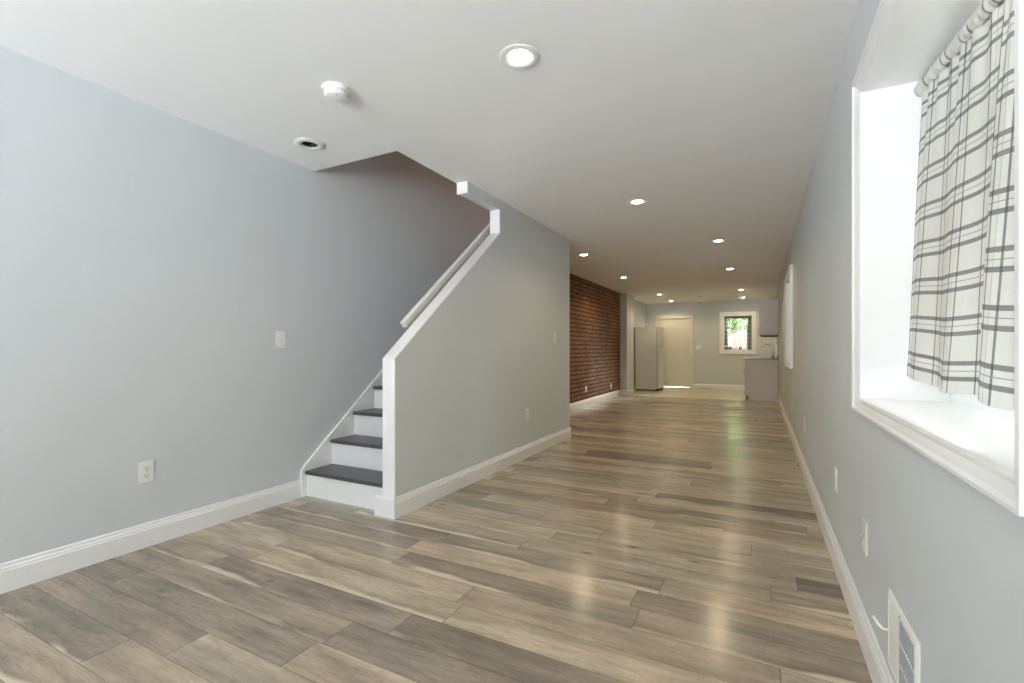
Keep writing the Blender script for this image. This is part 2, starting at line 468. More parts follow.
# walls of the stairwell above the ceiling
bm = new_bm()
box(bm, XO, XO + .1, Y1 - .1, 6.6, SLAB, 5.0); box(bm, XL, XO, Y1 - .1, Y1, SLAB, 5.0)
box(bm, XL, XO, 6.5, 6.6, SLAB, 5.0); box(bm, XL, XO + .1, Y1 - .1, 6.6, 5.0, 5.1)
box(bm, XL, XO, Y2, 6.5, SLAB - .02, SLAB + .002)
struct('wall_upper_stairwell', bm, 'upper', 'stairwell walls above the ceiling opening, shade painted in as brown', 'wall')
# brick
bm = new_bm(); box(bm, XL, XL + .016, 5.56, YK, 0, H)
struct('wall_brick', bm, 'brick', 'exposed red brick wall beyond the stairs on the left', 'wall')
# pilaster between brick and kitchen
bm = new_bm(); box(bm, XL, -2.822, YK, 12.05, 0, H)
struct('wall_pilaster', bm, 'wall', 'grey wall return between the brick wall and the fridge', 'wall', bevel=.004)
# stair side wall with its header
CAPY, CAPZ, HDY, HDZ, HDT = 2.382, 1.022, 3.776, 2.135, 2.352
bm = new_bm()
prism(bm, [(CAPY, 0), (5.55, 0), (5.55, H), (3.24, H), (3.24, HDT), (HDY, HDT), (HDY, HDZ), (CAPY, CAPZ)], 'X', XI, XS)
struct('wall_stair', bm, 'wall', 'grey side wall of the stairs with sloping top edge', 'wall')
bm = new_bm(); box(bm, XL, XI, 5.43, 5.55, 0, H)
struct('wall_stair_end', bm, 'wall', 'end wall that closes the stair enclosure toward the brick', 'wall')
# white boards that finish the stair wall's edges
bm = new_bm(); box(bm, XI - .006, XS + .004, CAPY - .014, CAPY, 0, CAPZ - .0121)
struct('trim_1', bm, 'trim', 'white upright board on the front end of the stair wall', 'trim', bevel=.002)
sl = (HDZ - CAPZ) / (HDY - CAPY); nrm = math.hypot(1, sl); ty, tz = -sl / nrm * .014, 1 / nrm * .014
bm = new_bm()
prism(bm, [(CAPY - .014, CAPZ - .012), (HDY, HDZ), (HDY, HDZ + .018), (CAPY - .014, CAPZ + .006)], 'X', XI - .006, XS + .004)
struct('trim_2', bm, 'trim', 'white sloping cap on top of the stair wall', 'trim', bevel=.002)
bm = new_bm(); box(bm, XI - .006, XS + .004, HDY - .014, HDY, HDZ - .01, HDT)
struct('trim_3', bm, 'trim', 'short white upright board at the top of the sloping stair cap', 'trim', bevel=.002)
bm = new_bm(); box(bm, XI - .006, XS + .004, 3.226, 3.24, HDT - .006, H)
struct('trim_4', bm, 'trim', 'white end board of the ceiling header over the stairs', 'trim', bevel=.002)

# right wall with two deep window openings
WT = .34
W1 = (.95, 2.16, .903, 2.035)       # y0 y1 z0 z1 clear opening
W2 = (6.62, 7.86, .903, 2.035)
J = .012
bm = new_bm()
def wall_open_x(bm, x0, x1, y0, y1, z1, ops):
    ys = y0
    for (a, b, c, d) in ops:
        a, b, c, d = a - J, b + J, c - J, d + J
        box(bm, x0, x1, ys, a, -.12, z1)
        box(bm, x0, x1, a, b, -.12, c); box(bm, x0, x1, a, b, d, z1)
        ys = b
    box(bm, x0, x1, ys, y1, -.12, z1)
wall_open_x(bm, XR, XR + WT, YF - .2, YB + .2, 6.0, [W1, W2])
bmesh.ops.remove_doubles(bm, verts=bm.verts[:], dist=1e-5)
struct('wall_right', bm, 'wall', 'pale grey-blue painted wall along the right side with windows', 'wall')
# back wall: door and small window
W3 = (-.885, -.205, 1.085, 2.012)
D1 = (-2.635, -1.785, 0, 1.99)
bm = new_bm()
y0, y1 = YB, YB + .2
box(bm, XL, D1[0], y0, y1, -.12, SLAB); box(bm, D1[0], D1[1], y0, y1, D1[3], SLAB)
box(bm, D1[0], D1[1], y0 + .05, y1, -.12, -.0)
box(bm, D1[1], W3[0] - J, y0, y1, -.12, SLAB)
box(bm, W3[0] - J, W3[1] + J, y0, y1, -.12, W3[2] - J); box(bm, W3[0] - J, W3[1] + J, y0, y1, W3[3] + J, SLAB)
box(bm, W3[1] + J, XR, y0, y1, -.12, SLAB)
struct('wall_back', bm, 'wall', 'grey-green kitchen wall at the far end of the room', 'wall')
# front wall behind the camera
W4 = (-2.7, -.15, .35, 2.32)
bm = new_bm(); y0, y1 = YF - .2, YF
box(bm, XL, W4[0], y0, y1, -.12, SLAB); box(bm, W4[1], XR, y0, y1, -.12, SLAB)
box(bm, W4[0], W4[1], y0, y1, -.12, W4[2]); box(bm, W4[0], W4[1], y0, y1, W4[3], SLAB)
struct('wall_front', bm, 'wall', 'front wall behind the camera with a wide window', 'wall')

# ------------------------------------------------------------------ baseboards
BP = [(0, 0), (.016, 0), (.016, .094), (.0135, .099), (.0125, .108), (.0085, .114), (.0075, .124), (.004, .130), (0, .130)]
def bb_y(bm, xw, sgn, ya, yb): prism(bm, [(xw + sgn * p, z) for p, z in BP], 'Y', ya, yb)
def bb_x(bm, yw, sgn, xa, xb): prism(bm, [(yw + sgn * p, z) for p, z in BP], 'X', xa, xb)
bm = new_bm(); bb_y(bm, XL, 1, YF, 2.386)
struct('baseboard_left', bm, 'trim', 'white baseboard along the left wall up to the stairs', 'baseboard')
bm = new_bm(); bb_y(bm, XS, 1, CAPY - .014, 5.55); bb_x(bm, 5.55, 1, XL + .016, XS + .016)
box(bm, -2.243, XS + .016, CAPY - .030, CAPY - .014, 0, .112)
prism(bm, [(CAPY - .030, .112), (CAPY - .026, .124), (CAPY - .020, .130), (CAPY - .014, .130), (CAPY - .014, .112)], 'X', -2.243, XS + .010)
box(bm, -2.243, XI - .006, CAPY - .014, CAPY + .02, 0, .112)
struct('baseboard_stair', bm, 'trim', 'white baseboard that wraps the foot of the stair wall', 'baseboard')
bm = new_bm(); bb_y(bm, XL + .016, 1, 5.57, YK - .016)
struct('baseboard_brick', bm, 'trim', 'white baseboard under the exposed brick wall', 'baseboard')
bm = new_bm(); bb_x(bm, YK, -1, XL + .016, -2.806); bb_y(bm, -2.822, 1, YK - .016, 12.05); bb_y(bm, XL, 1, 12.05, YB)
struct('baseboard_pilaster', bm, 'trim', 'white baseboard round the wall return beside the fridge', 'baseboard')
bm = new_bm(); bb_y(bm, XR, -1, YF, 11.42)
struct('baseboard_right', bm, 'trim', 'long white baseboard along the right wall', 'baseboard')
bm = new_bm(); bb_x(bm, YB, -1, D1[1] + .095, XR)
struct('baseboard_back', bm, 'trim', 'white baseboard on the kitchen back wall', 'baseboard')

# ------------------------------------------------------------------ windows
def fx(u, v, n): return (XR - n, u, v)           # on the right wall, n toward the room
CAS = [(0, -.002), (0, .012), (.008, .016), (.020, .015), (.034, .020), (.044, .023), (.052, .030), (.062, .030), (.062, -.002)]
def side_window(name, W, label):
    y0, y1, z0, z1 = W
    root = thing(name, label, 'window', (XR, (y0 + y1) / 2, z0), kind='structure')
    off = Matrix.Translation(-root.location)
    def put(nm, bm, mat, parent=root, **kw):
        bmesh.ops.transform(bm, matrix=off, verts=bm.verts[:]); return obj(nm, bm, mat, parent, **kw)
    bm = new_bm(); frame(bm, y0, y1, z0, z1, CAS, fx, .72); put('casing', bm, 'trim')
    bm = new_bm(); e = .001
    box(bm, XR + .0021, XR + WT, y0 - J + e, y0, z0, z1); box(bm, XR + .0021, XR + WT, y1, y1 + J - e, z0, z1)
    box(bm, XR + .0021, XR + WT, y0 - J + e, y1 + J - e, z1, z1 + J - e)
    put('reveal', bm, 'trim')
    bm = new_bm(); box(bm, XR + .0021, XR + WT, y0 - J + e, y1 + J - e, z0 - J + e, z0); put('sill', bm, 'trim')
    xs = XR + .245
    bm = new_bm()
    frame(bm, y0 + .05, y1 - .05, z0 + .05, z1 - .05, [(0, 0), (0, .07), (.05, .07), (.05, 0)], lambda u, v, n: (xs + n, u, v))
    put('frame', bm, 'vinyl')
    zm = (z0 + z1) / 2
    for k, (za, zb, xo) in enumerate(((z0 + .05, zm + .02, .012), (zm - .02, z1 - .05, .036))):
        bm = new_bm()
        frame(bm, y0 + .085, y1 - .085, za + .035, zb - .035, [(0, 0), (0, .022), (.035, .022), (.035, 0)], lambda u, v, n: (xs + xo + n, u, v))
        s_ = put('sash', bm, 'vinyl')
        bm = new_bm(); box(bm, xs + xo + .009, xs + xo + .013, y0 + .084, y1 - .084, za + .034, zb - .034)
        put('pane', bm, 'glass', s_)
    return root
side_window('window_1', W1, 'large white-cased window with deep sill on the right wall')
side_window('window_2', W2, 'far window seen edge-on along the right wall')

def y_window(name, W, yw, sgn, dep, label, cas):
    """window in a wall facing sgn*Y"""
    x0, x1, z0, z1 = W
    root = thing(name, label, 'window', ((x0 + x1) / 2, yw, z0), kind='structure')
    off = Matrix.Translation(-root.location)
    def put(nm, bm, mat, parent=root, **kw):
        bmesh.ops.transform(bm, matrix=off, verts=bm.verts[:]); return obj(nm, bm, mat, parent, **kw)
    f = lambda u, v, n: (u, yw + sgn * n, v)
    bm = new_bm(); frame(bm, x0, x1, z0, z1, cas, f); put('casing', bm, 'trim')
    bm = new_bm(); e = .001
    ya, yb = sorted((yw + sgn * .004, yw - sgn * .2))
    box(bm, x0 - J + e, x0, ya, yb, z0, z1); box(bm, x1, x1 + J - e, ya, yb, z0, z1); box(bm, x0 - J + e, x1 + J - e, ya, yb, z1, z1 + J - e)
    put('reveal', bm, 'trim')
    bm = new_bm(); box(bm, x0 - J + e, x1 + J - e, ya, yb, z0 - J + e, z0); put('sill', bm, 'trim')
    zm = z0 + (z1 - z0) * .535
    for za, zb, o in ((z0, zm + .018, 0), (zm - .018, z1, .024)):
        bm = new_bm()
        frame(bm, x0 + .04, x1 - .04, za + .036, zb - .036, [(0, 0), (0, .022), (.038, .022), (.038, 0)], lambda u, v, n: (u, yw - sgn * (dep + o + n), v))
        s_ = put('sash', bm, 'vinyl')
        bm = new_bm(); a, b = sorted((yw - sgn * (dep + o + .009), yw - sgn * (dep + o + .013)))
        box(bm, x0 + .039, x1 - .039, a, b, za + .035, zb - .035); put('pane', bm, 'glass', s_)
    return root
CAS3 = [(0, -.002), (0, .012), (.05, .014), (.08, .020), (.115, .022), (.115, -.002)]
y_window('window_3', W3, YB, -1, .12, 'small kitchen window with plaid curtains in the far wall', CAS3)
y_window('window_4', W4, YF, 1, .12, 'wide front window behind the camera', CAS3)

# ------------------------------------------------------------------ back door
root = thing('door_1', 'white flush back door left of the kitchen window, light under it', 'door', ((D1[0] + D1[1]) / 2, YB, 0), kind='structure')
hw = (D1[1] - D1[0]) / 2
bobj('door_slab', (-hw + .002, hw - .002, .03, .07, .022, D1[3] - .0005), 'door', root, bevel=.003)
bm = new_bm()
for s in (-1, 1):
    a, b = sorted((s * hw, s * (hw + .098))); box(bm, a, b, -.02, .001, 0, D1[3] + .085)
box(bm, -hw, hw, -.02, .001, D1[3], D1[3] + .085)
obj('door_casing', bm, 'door', root, bevel=.004)
for z in (.25, 1.02, 1.78):
    bm = new_bm(); tube(bm, [(hw - .006, .022, z - .045), (hw - .006, .022, z + .045)], .007, 8); obj('hinge', bm, 'steel', root, smooth=True)
kn = new_bm(); tube(kn, [(-hw + .065, .03, .95), (-hw + .065, -.005, .95), (-hw + .065, -.012, .95), (-hw + .065, -.035, .95), (-hw + .065, -.045, .95)], [.012, .012, .026, .027, .016], 16)
obj('door_knob', kn, 'steel', root, smooth=True)

# ------------------------------------------------------------------ staircase
RISE, RUN, NY = .192, .233, 2.408
st = thing('staircase', 'straight staircase with black treads and white risers behind the stair wall', 'staircase', (-2.6, NY, 0))
sx0, sx1 = XL + .022 + 2.6, XI - .002 + 2.6
for i in range(14):
    y = i * RUN
    bm = new_bm(); box(bm, sx0, sx1, y + .024, y + .042, i * RISE, (i + 1) * RISE - .028)
    obj('riser', bm, 'trim', st)
    if i < 13:
        bm = new_bm(); box(bm, sx0, sx1, y, y + RUN + .03, (i + 1) * RISE - .028, (i + 1) * RISE)
        obj('tread', bm, 'tread', st, bevel=.009, seg=3)
bm = new_bm()
slope = RISE / RUN
yt = 14 * RUN
zf = .222
prism(bm, [(-.022, 0), (.05, 0), (yt - .3, slope * (yt - .35)), (yt - .3, zf + .0 + slope * (yt - .3)), (.012, zf + slope * .012), (-.022, zf - .03)], 'X', XL + .002 + 2.6, XL + .022 + 2.6)
obj('skirt_board', bm, 'trim', st, bevel=.003)

hr = thing('handrail', 'cream painted handrail sloping along the inside of the stair wall', 'handrail', (-2.265, 2.662, 1.262))
d = Vector((0, 1, .797)).normalized(); up = Vector((0, -d.z, d.y))
bm = new_bm(); L = 3.1
vs = []
for t in (0, L):
    for a, b in ((-.021, -.024), (.021, -.024), (.021, .024), (-.021, .024)):
        p = d * t + up * b; vs.append(bm.verts.new((a, p.y, p.z)))
bm.faces.new(vs[0:4][::-1]); bm.faces.new(vs[4:8])
for k in range(4): bm.faces.new((vs[k], vs[(k + 1) % 4], vs[4 + (k + 1) % 4], vs[4 + k]))
obj('rail', bm, 'rail', hr, bevel=.006, seg=2)
for t in (.12, 1.38, 2.6):
    p = d * t - up * .024
    bm = new_bm(); tube(bm, [(0, p.y, p.z + .004), (0, p.y, p.z - .03), (.02, p.y, p.z - .045), (.0545, p.y, p.z - .045)], .006, 8)
    obj('bracket', bm, 'plastic', hr, smooth=True)

# ------------------------------------------------------------------ recessed lights
def lamp():
    r = thing('recessed_light', ROOM_LAMPS[0][2], 'ceiling light', (ROOM_LAMPS[0][0], ROOM_LAMPS[0][1], H), group='lit recessed ceiling lights')
    bm = new_bm(); lathe(bm, [(.054, .085), (.049, .010), (.051, .002), (.062, -.003), (.088, -.006), (.095, -.002), (.095, 0), (.0672, 0), (.0672, .085)], 40)
    obj('trim_ring', bm, 'plastic', r, smooth=True)
    bm = new_bm(); lathe(bm, [(0, -.005), (.020, -.004), (.034, .000), (.042, .008), (.044, .02), (.044, .062), (.040, .07), (0, .072)], 32)
    obj('lens', bm, 'lens', r, smooth=True)
    ld = bpy.data.lights.new('bulb', 'SPOT'); ld.energy = LAMP_W; ld.color = LAMP_COL
    ld.spot_size = math.radians(150); ld.spot_blend = .6; ld.shadow_soft_size = .045
    lo = bpy.data.objects.new('bulb', ld); COL.objects.link(lo); lo.parent = r; lo.location = (0, 0, -.055)
    return r
l0 = lamp()
for x, y, lb in ROOM_LAMPS[1:]: clone(l0, lb, (x, y, H))

# empty can with a rough plaster edge
r = thing('recessed_socket', 'empty recessed light hole with chipped white rim by the stair opening', 'ceiling light', (*EMPTY_CAN, H))
bm = new_bm(); seg = 48; rings = []
rnd = random.Random(3)
jit = [rnd.uniform(-1, 1) for _ in range(seg)]
for rr, z, a in ((.051, .01, .0), (.050, -.006, .003), (.060, -.011, .004), (.078, -.010, .005), (.094, -.004, .006), (.099, 0, .005)):
    rings.append([bm.verts.new(((rr + a * jit[k]) * math.cos(2 * PI * k / seg), (rr + a * jit[(k * 7) % seg]) * math.sin(2 * PI * k / seg), z + .0015 * jit[(k * 5) % seg] * (z < -.003))) for k in range(seg)])
for A, B in zip(rings, rings[1:]):
    for k in range(seg): bm.faces.new((A[k], A[(k + 1) % seg], B[(k + 1) % seg], B[k]))
obj('rim', bm, 'plaster', r, smooth=True)
bm = new_bm(); lathe(bm, [(.0505, .0), (.0505, .155), (0, .155), (0, .152), (.048, .152), (.048, .0), (.0505, .0)], 32)
obj('housing', bm, 'can', r, smooth=True)
bm = new_bm(); tube(bm, [(-.02, 0, .15), (-.022, .008, .08), (-.005, .015, .03), (.014, .005, .012), (.02, -.01, .02)], .006, 8)
obj('wire', bm, 'ivory', r, smooth=True)

# smoke alarm and the small disc on the kitchen ceiling
r = thing('smoke_detector', 'white domed smoke alarm on the ceiling near the stairs', 'smoke detector', (-1.955, 1.775, H))
bm = new_bm(); lathe(bm, [(0, 0), (.070, 0), (.072, -.004), (.070, -.012), (0, -.012)], 40); obj('base', bm, 'plastic', r, smooth=True)
bm = new_bm(); lathe(bm, [(0, -.012), (.060, -.012), (.062, -.018), (.060, -.034), (.052, -.043), (.030, -.047), (0, -.048)], 40); obj('cover', bm, 'plastic', r, smooth=True)
bm = new_bm()
for k in range(20):
    a = 2 * PI * k / 20
    m4 = Matrix.Rotation(a, 4, 'Z')
    vs = box(bm, .0595, .0625, -.006, .006, -.031, -.022)
    bmesh.ops.transform(bm, matrix=m4, verts=vs)
obj('vent_slots', bm, 'louver', r)
bm = new_bm(); lathe(bm, [(0, -.046), (.009, -.046), (.008, -.051), (0, -.052)], 16, .022, -.022); obj('test_button', bm, 'louver', r, smooth=True)
r = thing('ceiling_disc', 'small flat grey-white disc on the kitchen ceiling before the back wall', 'ceiling fixture', (-1.36, 12.9, H))
bm = new_bm(); lathe(bm, [(0, 0), (.075, 0), (.077, -.006), (.07, -.014), (0, -.014)], 32); obj('base', bm, 'ivory', r, smooth=True)
bm = new_bm(); lathe(bm, [(0, -.014), (.055, -.014), (.05, -.026), (0, -.028)], 32); obj('cover', bm, 'ivory', r, smooth=True)

# ------------------------------------------------------------------ outlets and switches (local: front = -Y)
def outlet(label, loc, rz):
    r = thing('wall_outlet', label, 'outlet', loc, rz, group='white wall outlets')
    bobj('plate', (-.036, .036, -.006, 0, -.058, .058), 'plastic', r, bevel=.003)
    for s in (-1, 1):
        bm = new_bm()
        pts = [(.017 * math.cos(a) * 1.0, s * .0195 + .0145 * max(-.85, min(.85, math.sin(a)))) for a in [2 * PI * k / 28 for k in range(28)]]
        prism(bm, pts, 'Y', -.0085, -.005)
        c = obj('receptacle', bm, 'ivory', r)
        bm = new_bm()
        box(bm, -.0075, -.0050, -.0089, -.008, s * .0195 - .002, s * .0195 + .008)
        box(bm, .0050, .0075, -.0089, -.008, s * .0195 - .001, s * .0195 + .007)
        box(bm, -.0025, .0025, -.0089, -.008, s * .0195 - .010, s * .0195 - .005)
        obj('slots', bm, 'slot', c)
    bm = new_bm(); tube(bm, [(0, -.005, 0), (0, -.0075, 0)], .003, 10); obj('screw', bm, 'steel', r)
    return r
def switch(label, loc, rz, n=1):
    r = thing('light_switch', label, 'light switch', loc, rz, group='white light switches')
    w = .036 + .023 * (n - 1)
    bobj('plate', (-w, w, -.006, 0, -.058, .058), 'plastic', r, bevel=.003)
    for k in range(n):
        x = (k - (n - 1) / 2) * .046
        bm = new_bm(); prism(bm, [(-.006, -.012), (-.006, .012), (-.010, .004), (-.018, .010), (-.019, .006), (-.011, -.003)], 'X', x - .0045, x + .0045)
        obj('toggle', bm, 'ivory', r, bevel=.001)
        for z in (-.030, .030):
            bm = new_bm(); tube(bm, [(x, -.005, z), (x, -.0072, z)], .003, 10); obj('screw', bm, 'steel', r)
    return r
R90 = PI / 2
oA = outlet('white outlet low on the left wall near the camera', (XL, 1.398, .411), R90)
clone(oA, 'white outlet low on the grey stair wall', (XS, 4.345, .437), R90)
clone(oA, 'nearer outlet low on the brick wall, close to the stair wall end', (XL + .016, 8.833, .33), R90)
clone(oA, 'farther outlet low on the brick wall, toward the fridge', (XL + .016, 10.573, .275), R90)
clone(oA, 'white outlet on the right wall, second plate from the floor register', (XR, 2.88, .432), -R90)
clone(oA, 'white outlet on the right wall between the near and far windows', (XR, 4.79, .447), -R90)
clone(oA, 'white outlet low on the right wall under the far window', (XR, 6.626, .42), -R90)
clone(oA, 'farthest tiny outlet on the right wall before the sink cabinet', (XR, 8.889, .449), -R90)
switch('white light switch on the left wall beside the stairs', (XL, 2.226, 1.156), R90)
switch('white light switch on the stair wall near its far end', (XS, 5.065, 1.228), R90)
switch('white double light switch between the back door and kitchen window', (-1.555, YB, 1.165), 0, 2)
r = thing('coax_plate', 'white cable wall plate with metal stub, nearest plate on right wall', 'wall plate', (XR, 2.127, .408), -R90)
bobj('plate', (-.036, .036, -.006, 0, -.060, .060), 'plastic', r, bevel=.003)
bm = new_bm(); tube(bm, [(0, -.005, 0), (0, -.011, 0), (0, -.0111, 0), (0, -.022, 0)], [.0075, .0075, .0048, .0048], 12); obj('connector', bm, 'steel', r, smooth=True)
for z in (-.042, .042):
    bm = new_bm(); tube(bm, [(0, -.005, z), (0, -.0075, z)], .003, 10); obj('screw', bm, 'steel', r)

# register on the right wall (local front = -Y; +x runs toward the camera)
r = thing('wall_register', 'white heating register low on the right wall with bent lever', 'register', (XR, 1.615, .265), -R90)
gx0, gx1, gz0, gz1 = -.150, .150, -.115, .115
bm = new_bm()
frame(bm, -.128, .128, -.092, .092, [(0, 0), (0, .005), (.004, .008), (.014, .006), (.022, .0015), (.022, 0)], lambda u, v, n: (u, -n, v))
obj('frame', bm, 'plastic', r)
bobj('backing', (-.128, .128, -.003, -.001, -.092, .092), 'louver', r)
bobj('damper_plate', (-.126, -.020, -.0065, -.003, -.088, .088), 'plastic', r, bevel=.002)
for k in range(9):
    x = -.010 + k * .0155
    bm = new_bm(); prism(bm, [(x, -.003), (x + .002, -.003), (x + .006, -.0085), (x + .004, -.0085)], 'Z', -.086, .086); obj('louver', bm, 'louver', r)
bm = new_bm()
for z in (-.03, .03): box(bm, -.015, .126, -.0078, -.0055, z - .003, z + .003)
obj('cross_bar', bm, 'plastic', r)
bm = new_bm(); tube(bm, [(-.118, -.010, .005), (-.119, -.022, .004), (-.124, -.034, .014), (-.133, -.044, .030)], [.003, .0035, .005, .003], 8)
obj('lever', bm, 'plastic', r, smooth=True)
for z in (-.098, .098):
    bm = new_bm(); tube(bm, [(0, -.008, z * 1.04), (0, -.0105, z * 1.04)], .0035, 10); obj('screw', bm, 'steel', r)

# ------------------------------------------------------------------ curtains of the large window
rodA, rodB = Vector((.503, W1[1] - .001, 1.996)), Vector((.503, W1[0] + .001, 1.846))
r = thing('curtain_rod', 'slim tension rod across the top of the large window recess', 'curtain rod', rodA)
bm = new_bm(); tube(bm, [(0, 0, 0), rodB - rodA], .006, 10); obj('rod', bm, 'vinyl', r, smooth=True)
for p in (Vector((0, 0, 0)), rodB - rodA):
    bm = new_bm(); s = -1 if p.length < .01 else 1
    tube(bm, [p, p + Vector((0, .012 * s, 0))], .011, 12); obj('end_cap', bm, 'vinyl', r, smooth=True)

def rod_z(y): return rodA.z + (rodB.z - rodA.z) * (rodA.y - y) / (rodA.y - rodB.y)
def curtain_panel(name, ya, yb, label, phase, xoff, lean, full=1.35, amp=.016, hem=.985):
    """gathered panel hanging from the rod between ya (far) and yb (near)"""
    root = thing(name, label, 'curtain', (.499, (ya + yb) / 2, hem), group='plaid curtain panels of the large window')
    off = -root.location
    nu, nv = 120, 70
    def X(t, s):      # t across 0..1, s down from rod 0..1
        k1 = math.sin(2 * PI * (2.6 * t + phase) + .8 * math.sin(3.1 * s + phase))
        k2 = math.sin(2 * PI * (8.1 * t + 2 * phase)) * (1 - s) ** 5
        a = amp * (.30 + .7 * s ** .7)
        return .499 + xoff - lean * s + a * k1 * .55 + a * .35 * math.sin(2 * PI * (2.1 * t + .3 + phase)) * s + .006 * k2
    bm = new_bm(); uvl = bm.loops.layers.uv.new('UVMap')
    def build(rows, zf, xf, uvf):
        g = []
        for j in range(rows + 1):
            s = j / rows
            g.append([(bm.verts.new(Vector((xf(i / nu, s), ya + (yb - ya) * i / nu + 0.008 * math.sin(2 * PI * (2.6 * i / nu + phase)) * s * math.sin(PI * i / nu), zf(i / nu, s))) + off), uvf(i / nu, s)) for i in range(nu + 1)])
        for j in range(rows):
            for i in range(nu):
                q = [g[j][i], g[j][i + 1], g[j + 1][i + 1], g[j + 1][i]]
                f = bm.faces.new([v for v, _ in q])
                for lp, (_, uv) in zip(f.loops, q): lp[uvl].uv = uv
        return g
    W = abs(yb - ya) * full
    def zt(t): return rod_z(ya + (yb - ya) * t)
    def hz(t): return hem + .008 * math.sin(2 * PI * (1.1 * t + phase)) - .016 * t
    build(nv, lambda t, s: zt(t) - .006 + (hz(t) - zt(t) + .006) * s, X, lambda t, s: (t * W + phase, (1 - s) * (zt(.5) - hem)))
    fab = obj('fabric', bm, 'plaid', root, smooth=True)
    # rod pocket with a small ruffle above the rod
    bm = new_bm(); uvl = bm.loops.layers.uv.new('UVMap')
    prof = [(-.006, -.022), (-.015, -.017), (-.021, -.006), (-.022, .006), (-.018, .017), (-.009, .026), (-.005, .036), (.003, .036), (.008, .026), (.016, .016), (.018, .0), (.012, -.014), (-.002, -.022)]
    def pk(t, s):
        i = s * (len(prof) - 1); a = min(int(i), len(prof) - 2); f = i - a
        px = prof[a][0] + (prof[a + 1][0] - prof[a][0]) * f; pz = prof[a][1] + (prof[a + 1][1] - prof[a][1]) * f
        ru = math.sin(2 * PI * (11 * t + phase)) * .5 + math.sin(2 * PI * (23 * t + 1.7 * phase)) * .4
        return px + .0035 * ru * (1 + 10 * max(0, pz)), pz + .0025 * ru
    build(20, lambda t, s: zt(t) + pk(t, s)[1], lambda t, s: .503 + pk(t, s)[0], lambda t, s: (t * W + phase, 1.158 + s * .06))
    obj('rod_pocket', bm, 'plaid', root, smooth=True)
    return root
curtain_panel('curtain', W1[1] - .004, 1.412, 'grey plaid linen curtain panel on the far half of the large window', .13, 0, .045)
curtain_panel('curtain', 1.411, W1[0] + .004, 'grey plaid linen curtain panel at the photo edge, near half of window', .475, -.022, .050, hem=.975)

# ------------------------------------------------------------------ curtains of the kitchen window
def pleat(bm, x0, x1, z0, z1, y, amp, per, uv0=0.0):
    uvl = bm.loops.layers.uv.verify()
    nu = max(8, int((x1 - x0) / per * 10)); nv = 4; g = []
    for j in range(nv + 1):
        g.append([(bm.verts.new((x0 + (x1 - x0) * i / nu, y + amp * math.sin(2 * PI * (x1 - x0) * i / nu / per), z0 + (z1 - z0) * j / nv)), (uv0 + (x1 - x0) * i / nu * 1.3, (z1 - z0) * j / nv)) for i in range(nu + 1)])
    for j in range(nv):
        for i in range(nu):
            q = [g[j][i], g[j][i + 1], g[j + 1][i + 1], g[j + 1][i]]
            f = bm.faces.new([v for v, _ in q])
            for lp, (_, uv) in zip(f.loops, q): lp[uvl].uv = uv
yc = YB + .06
r = thing('kitchen_curtain', 'dark grey plaid curtain framing the small kitchen window', 'curtain', (-.545, yc, W3[2]))
def kp(nm, x0, x1, z0, z1, dy=0.0):
    bm = new_bm(); bm.loops.layers.uv.new('UVMap'); pleat(bm, x0 + .545, x1 + .545, z0 - W3[2], z1 - W3[2], dy, .010, .05)
    return obj(nm, bm, 'dark_plaid', r, smooth=True)
kp('valance', W3[0] + .006, W3[1] - .006, W3[3] - .075, W3[3] - .006, -.014)
kp('side_panel', W3[0] + .004, W3[0] + .085, W3[2] + .003, W3[3] - .03, .010)
kp('side_panel', W3[1] - .115, W3[1] - .004, W3[2] + .003, W3[3] - .03, .010)
kp('hem_strip', W3[0] + .02, W3[0] + .20, W3[2] + .003, W3[2] + .085, -.012)
kp('hem_strip', W3[0] + .36, W3[0] + .46, W3[2] + .003, W3[2] + .08, -.012)
bm = new_bm(); tube(bm, [(W3[0] + .002 + .545, 0, W3[3] - W3[2] - .035), (W3[1] - .002 + .545, 0, W3[3] - W3[2] - .035)], .006, 8); obj('rod', bm, 'steel', r, smooth=True)

# ------------------------------------------------------------------ fridge (front faces +X)
fx0, fx1, fy0, fy1 = -2.965, -2.41, 12.80, 13.50
r = thing('refrigerator', 'white top-freezer refrigerator at the end of the left wall', 'refrigerator', ((fx0 + fx1) / 2, (fy0 + fy1) / 2, 0))
w, dd = (fx1 - fx0) / 2, (fy1 - fy0) / 2
bobj('body', (-w, w, -dd, dd, .035, 1.695), 'fridge', r, bevel=.008)
bobj('gasket', (w, w + .012, -dd + .012, dd - .012, .07, 1.685), 'gasket', r)
for nm, za, zb in (('fridge_door', .065, 1.150), ('freezer_door', 1.162, 1.697)):
    dr = bobj(nm, (w + .012, w + .062, -dd, dd, za, zb), 'fridge', r, bevel=.014, seg=3)
    zc = (1.12, .72) if nm == 'fridge_door' else (1.19, 1.46)
    a, b = min(zc), max(zc)
    bm = new_bm(); X0 = w + .062
    tube(bm, [(X0 - .002, -dd + .06, a), (X0 + .04, -dd + .06, a + .015), (X0 + .045, -dd + .06, a + .05), (X0 + .045, -dd + .06, b - .05), (X0 + .04, -dd + .06, b - .015), (X0 - .002, -dd + .06, b)], .012, 10)
    obj('handle', bm, 'fridge', dr, smooth=True)
bobj('toe_grille', (w - .02, w + .05, -dd + .02, dd - .02, .012, .06), 'black', r)
for s in (-1, 1):
    for t in (-1, 1):
        bm = new_bm(); lathe(bm, [(0, .002), (.018, .002), (.018, .038), (0, .038)], 12, s * (w - .06), t * (dd - .06)); obj('foot', bm, 'black', r)
bobj('hinge_cover', (w - .02, w + .07, dd - .08, dd - .02, 1.694, 1.715), 'fridge', r, bevel=.004)

